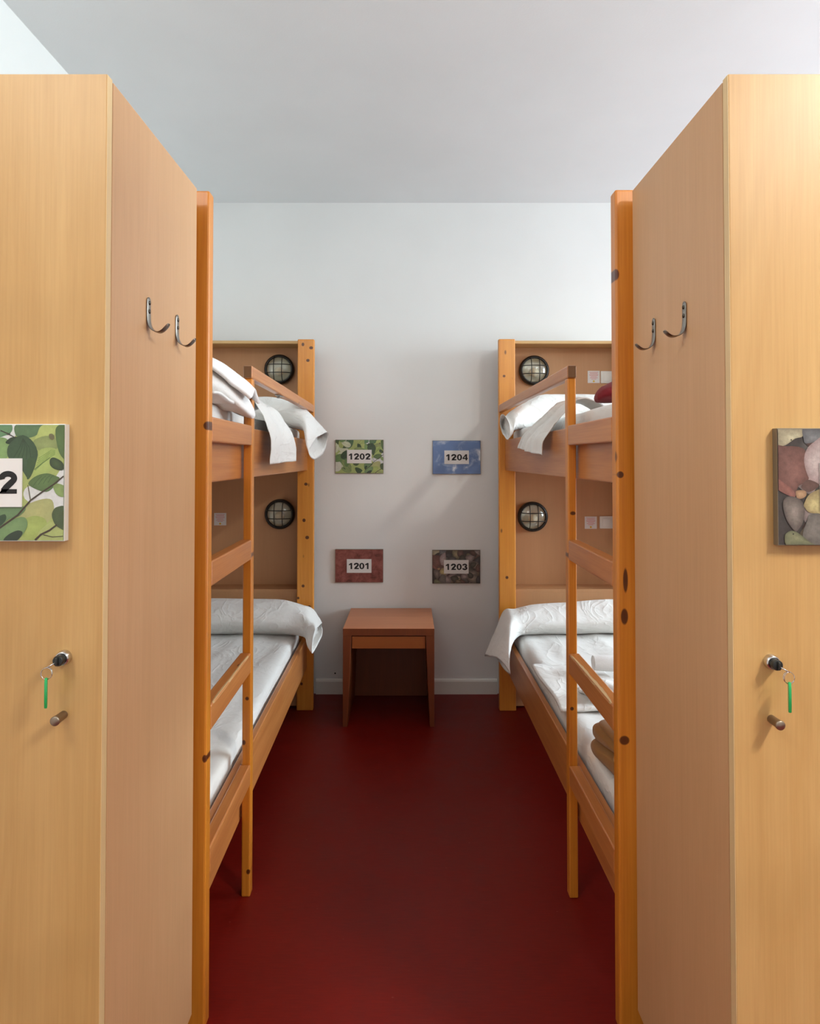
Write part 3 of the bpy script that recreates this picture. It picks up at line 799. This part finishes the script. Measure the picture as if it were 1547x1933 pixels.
def leaves():
    rnd = random.Random(5); out = []
    def Z(px, py): return (.627+px/765*.373, 1-(py-135)/1430)
    out.append(([(0, 0), (1, 0), (1, 1), (0, 1)], (160, 176, 84)))
    for i in range(9):   # soft out-of-focus patches
        x, y = rnd.random(), rnd.random()
        out.append((leafshape(x, y, rnd.uniform(.3, .5), .3, rnd.random()*3, ASP), rnd.choice([(176, 190, 96), (196, 204, 170), (150, 160, 70), (206, 206, 188)])))
    for i in range(34):
        x, y = rnd.uniform(0, .63), rnd.uniform(-.05, 1.05)
        c = rnd.choice([(66, 104, 62), (92, 128, 62), (122, 144, 76), (158, 174, 84), (70, 92, 46), (48, 76, 42), (190, 196, 160)])
        a = rnd.uniform(0, PI); L = rnd.uniform(.22, .42)
        out.append((leafshape(x, y, L, L*.55, a, ASP), c, tuple(min(255, int(q*1.12)) for q in c)))
        out.append((stroke([(x-math.cos(a)*L*.45/ASP, y-math.sin(a)*L*.45), (x+math.cos(a)*L*.45/ASP, y+math.sin(a)*L*.45)], .004, ASP), tuple(int(q*.72) for q in c)))
    def add(P, c, cc=None, sm=True):
        Q = [Z(*p) for p in P]
        out.append((smooth_poly(Q) if sm else Q, c, cc or c))
    def vein(P, c, w=.004): out.append((stroke([Z(*p) for p in P], w, ASP), c))
    add([(-20, 100), (900, 100), (900, 1600), (-20, 1600)], (158, 172, 78), (164, 176, 84), False)
    add([(100, 100), (230, 130), (150, 300), (0, 310), (-10, 280), (120, 240)], (214, 216, 212))
    add([(560, 1200), (300, 1050), (330, 900), (600, 860), (780, 640), (790, 1160), (640, 1170)], (210, 210, 208), (214, 214, 210))
    add([(420, 1080), (620, 1060), (640, 1250), (500, 1400), (300, 1380), (250, 1200)], (166, 166, 96), (180, 178, 100))
    add([(280, 1320), (420, 1260), (560, 1320), (520, 1500), (330, 1560), (260, 1440)], (152, 168, 66), (166, 184, 74))
    add([(480, 1450), (640, 1330), (760, 1400), (760, 1570), (480, 1570)], (166, 178, 90))
    add([(-30, 120), (120, 120), (130, 220), (0, 290), (-40, 290)], (88, 136, 88), (102, 150, 96))
    add([(190, 130), (500, 120), (490, 200), (400, 280), (260, 300), (180, 260)], (82, 116, 72), (90, 126, 78))
    add([(440, 250), (500, 140), (690, 130), (660, 240), (560, 290), (420, 310)], (172, 186, 84), (178, 192, 90))
    add([(-30, 320), (60, 300), (110, 380), (90, 530), (-30, 560)], (116, 152, 78), (126, 164, 84))
    add([(60, 350), (130, 290), (230, 290), (210, 350), (110, 375)], (44, 64, 40))
    add([(400, 330), (560, 270), (700, 330), (680, 430), (520, 470), (440, 430)], (132, 148, 76), (148, 162, 86))
    add([(430, 540), (480, 440), (640, 420), (720, 520), (640, 680), (480, 760), (400, 790), (400, 650)], (156, 176, 76), (170, 190, 84))
    for i in range(6): vein([(420+i*8, 700-i*30), (560+i*10, 560-i*22), (660, 500-i*10)], (118, 150, 48), .0028)
    vein([(410, 690), (520, 600), (600, 540)], (92, 118, 48), .004)
    add([(80, 480), (110, 370), (250, 260), (380, 330), (450, 470), (430, 600), (400, 700), (330, 790), (230, 640), (120, 570)], (58, 84, 54), (66, 94, 58))
    for i in range(5): vein([(270, 300), (230+i*30, 420), (150+i*55, 560)], (50, 72, 46), .003)
    add([(330, 560), (420, 560), (400, 700), (350, 800), (320, 780)], (60, 88, 48))
    add([(660, 200), (720, 130), (800, 130), (800, 540), (740, 530), (690, 420)], (78, 106, 52), (88, 120, 56))
    add([(600, 560), (650, 540), (740, 590), (770, 660), (740, 700), (650, 680), (600, 630)], (52, 68, 42), (74, 96, 50))
    add([(340, 860), (430, 770), (560, 735), (650, 760), (720, 800), (650, 900), (560, 965), (430, 930)], (84, 112, 56), (96, 126, 62))
    for i in range(4): vein([(400+i*60, 890-i*14), (450+i*55, 820-i*12), (500+i*50, 770-i*4)], (70, 96, 50), .0028)
    add([(640, 890), (690, 860), (780, 900), (780, 1010), (730, 1025), (670, 980)], (124, 150, 72), (136, 162, 78))
    add([(-30, 1150), (300, 1150), (240, 1260), (120, 1300), (-30, 1400)], (94, 128, 78), (104, 138, 84))
    add([(-30, 1290), (60, 1240), (80, 1300), (20, 1380), (-30, 1400)], (52, 78, 50))
    add([(-20, 1420), (140, 1310), (300, 1280), (330, 1400), (200, 1570), (-20, 1570)], (106, 140, 80), (118, 152, 88))
    add([(50, 1560), (110, 1490), (220, 1440), (280, 1470), (220, 1560), (120, 1590)], (50, 66, 48))
    add([(640, 1200), (690, 1150), (800, 1160), (800, 1430), (740, 1420), (670, 1370), (630, 1270)], (70, 86, 50), (78, 96, 56))
    vein([(-10, 1420), (140, 1310), (220, 1250), (370, 1070), (510, 965), (650, 870), (765, 770)], (70, 56, 42), .0085)
    vein([(370, 1070), (350, 960), (335, 880)], (96, 90, 54), .004)
    vein([(0, 205), (80, 240), (180, 295)], (60, 50, 42), .005)
    vein([(430, 1560), (500, 1490), (600, 1440), (690, 1370)], (66, 52, 40), .009)
    vein([(530, 1495), (640, 1520), (765, 1510)], (86, 74, 50), .004)
    add([(585, 255), (620, 245), (650, 280), (630, 320), (590, 300)], (110, 104, 66))
    return out
def pebbles():
    rnd = random.Random(11); out = [([(0, 0), (1, 0), (1, 1), (0, 1)], (66, 58, 54))]
    for i in range(80):
        x, y = rnd.uniform(.20, 1.02), rnd.uniform(0, 1)
        c = rnd.choice([(112, 104, 98), (104, 70, 56), (160, 140, 120), (90, 84, 84), (140, 118, 84), (168, 150, 104), (126, 88, 74), (96, 92, 78), (176, 152, 144)])
        L = rnd.uniform(.20, .38)
        out.append((leafshape(x, y, L, L*.72, rnd.uniform(0, PI), ASP), tuple(int(q*.62) for q in c), tuple(min(255, int(q*1.05)) for q in c)))
    def Z(px, py): return ((px-470)/545*.237, 1-(py-200)/1540)
    def add(P, c, cc): out.append((smooth_poly([Z(*p) for p in P]), c, cc))
    def hole(px, py): out.append((arc(*Z(px, py), .004, .006, 0, 360, 10), (24, 20, 18)))
    add([(440, 180), (760, 180), (820, 210), (800, 300), (700, 330), (560, 420), (440, 410)], (150, 136, 104), (196, 184, 144))
    add([(820, 180), (1100, 180), (1100, 340), (940, 380), (840, 390), (815, 330)], (96, 94, 96), (132, 132, 132))
    add([(440, 460), (560, 430), (760, 440), (850, 520), (880, 800), (860, 900), (740, 960), (700, 1080), (640, 1100), (520, 1000), (440, 960)], (104, 62, 50), (140, 88, 74))
    add([(440, 860), (520, 900), (660, 1010), (700, 1090), (640, 1100), (440, 990)], (132, 74, 60), (150, 88, 70))
    add([(820, 640), (850, 480), (960, 370), (1100, 330), (1100, 880), (940, 910), (870, 830)], (160, 132, 128), (196, 176, 170))
    add([(820, 900), (900, 880), (1020, 950), (880, 1040), (780, 980)], (96, 66, 56), (108, 74, 62))
    add([(700, 1040), (740, 1015), (830, 1025), (845, 1080), (790, 1125), (720, 1120)], (150, 108, 66), (196, 150, 98))
    add([(525, 1200), (570, 1110), (660, 1100), (760, 1140), (820, 1250), (800, 1420), (740, 1530), (680, 1555), (570, 1400)], (92, 80, 72), (150, 134, 122))
    add([(810, 1200), (900, 1060), (1100, 1020), (1100, 1400), (1000, 1340), (880, 1310), (830, 1260)], (150, 128, 76), (204, 184, 112))
    add([(850, 1420), (900, 1330), (1100, 1380), (1100, 1800), (900, 1720), (790, 1620)], (104, 96, 88), (134, 124, 114))
    add([(545, 1640), (590, 1570), (680, 1560), (780, 1620), (880, 1700), (960, 1760), (600, 1760)], (104, 104, 72), (142, 142, 100))
    hole(648, 345); hole(662, 1597)
    return out
LEAF, PEB = leaves(), pebbles()

def sky_mat():
    k = NT('printed_sky'); v = k.coords((1, 1, 1.4))
    f = k.noise(v, 10, 6, .6, .6)
    return k.out(k.ramp(f, [(.50, lin(96, 122, 168)), (.58, lin(132, 152, 186)), (.68, lin(220, 222, 226))]), .3)
def rock_mat():
    k = NT('printed_red_rock'); v = k.coords()
    f = k.noise(v, 22, 8, .7, .5)
    return k.out(k.ramp(f, [(.28, lin(62, 22, 18)), (.42, lin(118, 58, 50)), (.6, lin(146, 84, 74)), (.8, lin(168, 112, 100))]), .45)
M_sky, M_rock = sky_mat(), rock_mat()

def band(P, w):
    """list of quads along a polyline of half width w (number or list)"""
    L = []; Q = []
    for i, p in enumerate(P):
        a, b = P[max(i-1, 0)], P[min(i+1, len(P)-1)]
        dx, dy = b[0]-a[0], b[1]-a[1]; l = math.hypot(dx, dy) or 1
        ww = w[i] if isinstance(w, list) else w
        L.append(((p[0]-dy/l*ww, p[1]+dx/l*ww), (p[0]+dy/l*ww, p[1]-dx/l*ww)))
    for a, b in zip(L, L[1:]): Q.append([a[0], b[0], b[1], a[1]])
    return Q
def digit(c):
    if c == '0':
        o = arc(.40, .5, .40, .515, 0, 360, 40); n_ = arc(.40, .5, .140, .325, 0, 360, 40)
        return [[o[i], o[i+1], n_[i+1], n_[i]] for i in range(40)]
    if c == '1':
        return [[(.34, 0), (.60, 0), (.60, 1.0), (.34, 1.0)], [(.34, 1.0), (.34, .70), (.08, .60), (.08, .80), (.26, .90)]]
    if c == '2':
        P = arc(.40, .70, .27, .205, 195, -30, 22)
        W = [.130]*len(P)
        P += [(.52, .48), (.34, .30), (.20, .12)]; W += [.14, .14, .13]
        return band(P, W)+[[(.02, 0), (.79, 0), (.79, .205), (.14, .205)], [(.02, 0), (.14, .205), (.30, .10)]]
    if c == '3':
        return band(arc(.39, .735, .255, .175, 190, -85, 20), .118)+band(arc(.39, .285, .285, .195, 95, -175, 24), .125)
    if c == '4':
        return [[(.46, 0), (.70, 0), (.70, 1), (.46, 1)], [(.0, .215), (.82, .215), (.82, .40), (.0, .40)], [(.46, 1), (.46, .70), (.20, .385), (.0, .40), (.0, .385)]]
def number(text, W, H, y, parent):
    bm = bmesh.new(); adv = (W-.0305)/3
    for i, c in enumerate(text):
        x0 = -W/2+i*adv
        for q in digit(c):
            P = [(x0+p[0]*.0382, (p[1]-.5)*H) for p in q]
            A = [bm.verts.new((p[0], y-.0004, p[1])) for p in P]; B = [bm.verts.new((p[0], y, p[1])) for p in P]
            for a in range(len(P)):
                b = (a+1) % len(P); bm.faces.new((A[a], A[b], B[b], B[a]))
            bm.faces.new(A); bm.faces.new(B[::-1])
    return link('printed_number', bm, M_ink, parent)

def sign(text, kind, x, z, yface, ywall, W, H, edge, label, group, dx=0):
    root = thing('number_sign', label, 'sign', (x, ywall, z), 0, group)
    d = ywall-yface
    link('sign_board', box(-W/2, W/2, -d, 0, -H/2, H/2, .0006), edge, root)
    yf = -d-.0002
    if kind == 'leaf': picture(LEAF, W*.992, H*.985, yf, M_print, root)
    elif kind == 'peb': picture(PEB, W*.992, H*.985, yf, M_printp, root)
    else:
        link('printed_picture', box(-W*.496, W*.496, yf-.0003, yf+.0002, -H*.492, H*.492), M_sky if kind == 'sky' else M_rock, root)
    yp = yf-.0035
    link('number_plate', box(-.0735, .0735, yp, yf, -.0405, .0405), M_paper, root)
    number(text, .132 if text != '1201' else .128, .0365, yp-.0001, root)
    if dx: 
        for c in root.children:
            if c.name.startswith(('number_plate', 'printed_number')): c.location.z = dx
    return root
GW = 'bed number signs on the white wall'
sign('1202', 'leaf', -.303, 1.4145, 3.967, WY1, .287, .201, M_signedge, 'sign 1202 with a green leaf picture, upper left on the white wall', GW)
sign('1204', 'sky', .279, 1.410, 3.967, WY1, .287, .201, M_signedge, 'sign 1204 with a blue sky picture on the white wall', GW)
sign('1201', 'rock', -.3035, .7615, 3.967, WY1, .286, .197, M_signedge, 'sign 1201 with a red brown rock picture on the white wall', GW)
sign('1203', 'peb', .276, .7565, 3.967, WY1, .286, .199, M_signedge, 'sign 1203 with a pebble picture, lower right on the white wall', GW)
GL = 'number signs on the locker doors'
sign('1202', 'leaf', -.7205, 1.3605, 1.1085, 1.1225, .287, .196, M_alu, 'large sign ending in 02 with a green leaf picture on the left locker', GL)
sign('1203', 'peb', .7575, 1.3535, 1.1085, 1.1225, .287, .196, M_signedge, 'large pebble picture sign on the right locker, cut by the photo edge', GL)

# ------------------------------------------------------------------ nightstand
NS = thing('nightstand', 'reddish brown wooden nightstand with one drawer between the bunks', 'nightstand', (-.112, 3.72, 0))
def NB(name, bm, mat, lab=None):
    o = link(name, bm, mat, NS)
    if lab: o['label'] = lab
y0, y1 = -.232, .244
NB('top', box(-.2395, .2395, y0, y1, .4745, .5115, .0015), M_table)
def side(s):
    bm = bmesh.new()
    P = [(.2395, 0), (.2395, .4742), (.1945, .4742), (.2155, 0)]
    A = [bm.verts.new((s*p[0], y0, p[1])) for p in P]; Bv = [bm.verts.new((s*p[0], y1, p[1])) for p in P]
    for i in range(4):
        j = (i+1) % 4; bm.faces.new((A[i], A[j], Bv[j], Bv[i]))
    bm.faces.new(A); bm.faces.new(Bv); bmesh.ops.recalc_face_normals(bm, faces=bm.faces[:])
    bmesh.ops.bevel(bm, geom=bm.edges[:], offset=.0012, segments=1, affect='EDGES'); return bm
NB('side_panel', side(-1), M_tablef); NB('side_panel', side(1), M_tablef)
bm = bmesh.new()
Q = [(-.2145, .004), (.2145, .004), (.1950, .4742), (-.1950, .4742)]
A_ = [bm.verts.new((q[0], .213, q[1])) for q in Q]; B_ = [bm.verts.new((q[0], .231, q[1])) for q in Q]
for i in range(4):
    j = (i+1) % 4; bm.faces.new((A_[i], A_[j], B_[j], B_[i]))
bm.faces.new(A_); bm.faces.new(B_)
NB('back_panel', bm, M_tablef)
NB('drawer', box(-.1925, .1925, y0+.006, .12, .405, .4685, .0015), M_drawer, 'lighter brown drawer front')
# front edge trim of the top, mitred darker band
NB('front_edge', box(-.2393, .2393, y0-.0012, y0+.0004, .4748, .5105), M_tablef)

# ------------------------------------------------------------------ light
def area(name, loc, rot, sx, sy, power, color, spread=180):
    ld = bpy.data.lights.new(name, 'AREA'); ld.shape = 'RECTANGLE'; ld.size = sx; ld.size_y = sy
    ld.energy = power; ld.color = color; ld.spread = math.radians(spread)
    o = bpy.data.objects.new(name, ld); COL.objects.link(o); o.location = loc; o.rotation_euler = rot
    return o
area('ceiling_lamp_left', (-1.15, -.10, 2.80), (0, 0, 0), .12, .5, 12, (1.0, .94, .84))
area('ceiling_lamp_right', (1.60, -.10, 2.80), (0, 0, 0), .12, .5, 50, (1.0, .94, .84))
area('upward_fill_left', (-1.0, .3, 2.45), (PI, 0, 0), .4, 1.6, 15, (.86, 1.0, 1.06))  # added unseen fill that brightens the ceiling from below, left side
area('upward_fill_right', (1.9, .3, 2.45), (PI, 0, 0), .4, 1.6, 60, (.84, 1.0, 1.06))  # the same added fill on the right, no fitting behind it
area('rear_fill', (.9, -2.93, 2.1), (math.radians(90), 0, 0), 3.6, 1.1, 6, (.95, .98, .96))  # added soft fill behind the camera; the wall there has no window
area('window_daylight_right', (4.95, 2.6, 2.0), (0, math.radians(90), 0), 1.6, 2.6, 225, (.80, .97, 1.08))
w = bpy.data.worlds.new('World'); scene.world = w; w.use_nodes = True
w.node_tree.nodes['Background'].inputs[0].default_value = (.75, .85, 1, 1); w.node_tree.nodes['Background'].inputs[1].default_value = .5

# ------------------------------------------------------------------ camera
cam = bpy.data.cameras.new('Camera'); co = bpy.data.objects.new('Camera', cam); COL.objects.link(co)
co.location = (0, 0, 1.40); co.rotation_euler = (math.radians(90+1.109), 0, 0)
cam.sensor_fit = 'HORIZONTAL'; cam.sensor_width = 36.0; cam.lens = 1250/1547*36
cam.shift_x = 0.0; cam.shift_y = -(966.5-842.19)/1547
cam.clip_start = .02
scene.camera = co
vs = scene.view_settings
vs.view_transform = 'Standard'; vs.look = 'None'; vs.gamma = 1; vs.use_curve_mapping = False; vs.exposure = 0.17
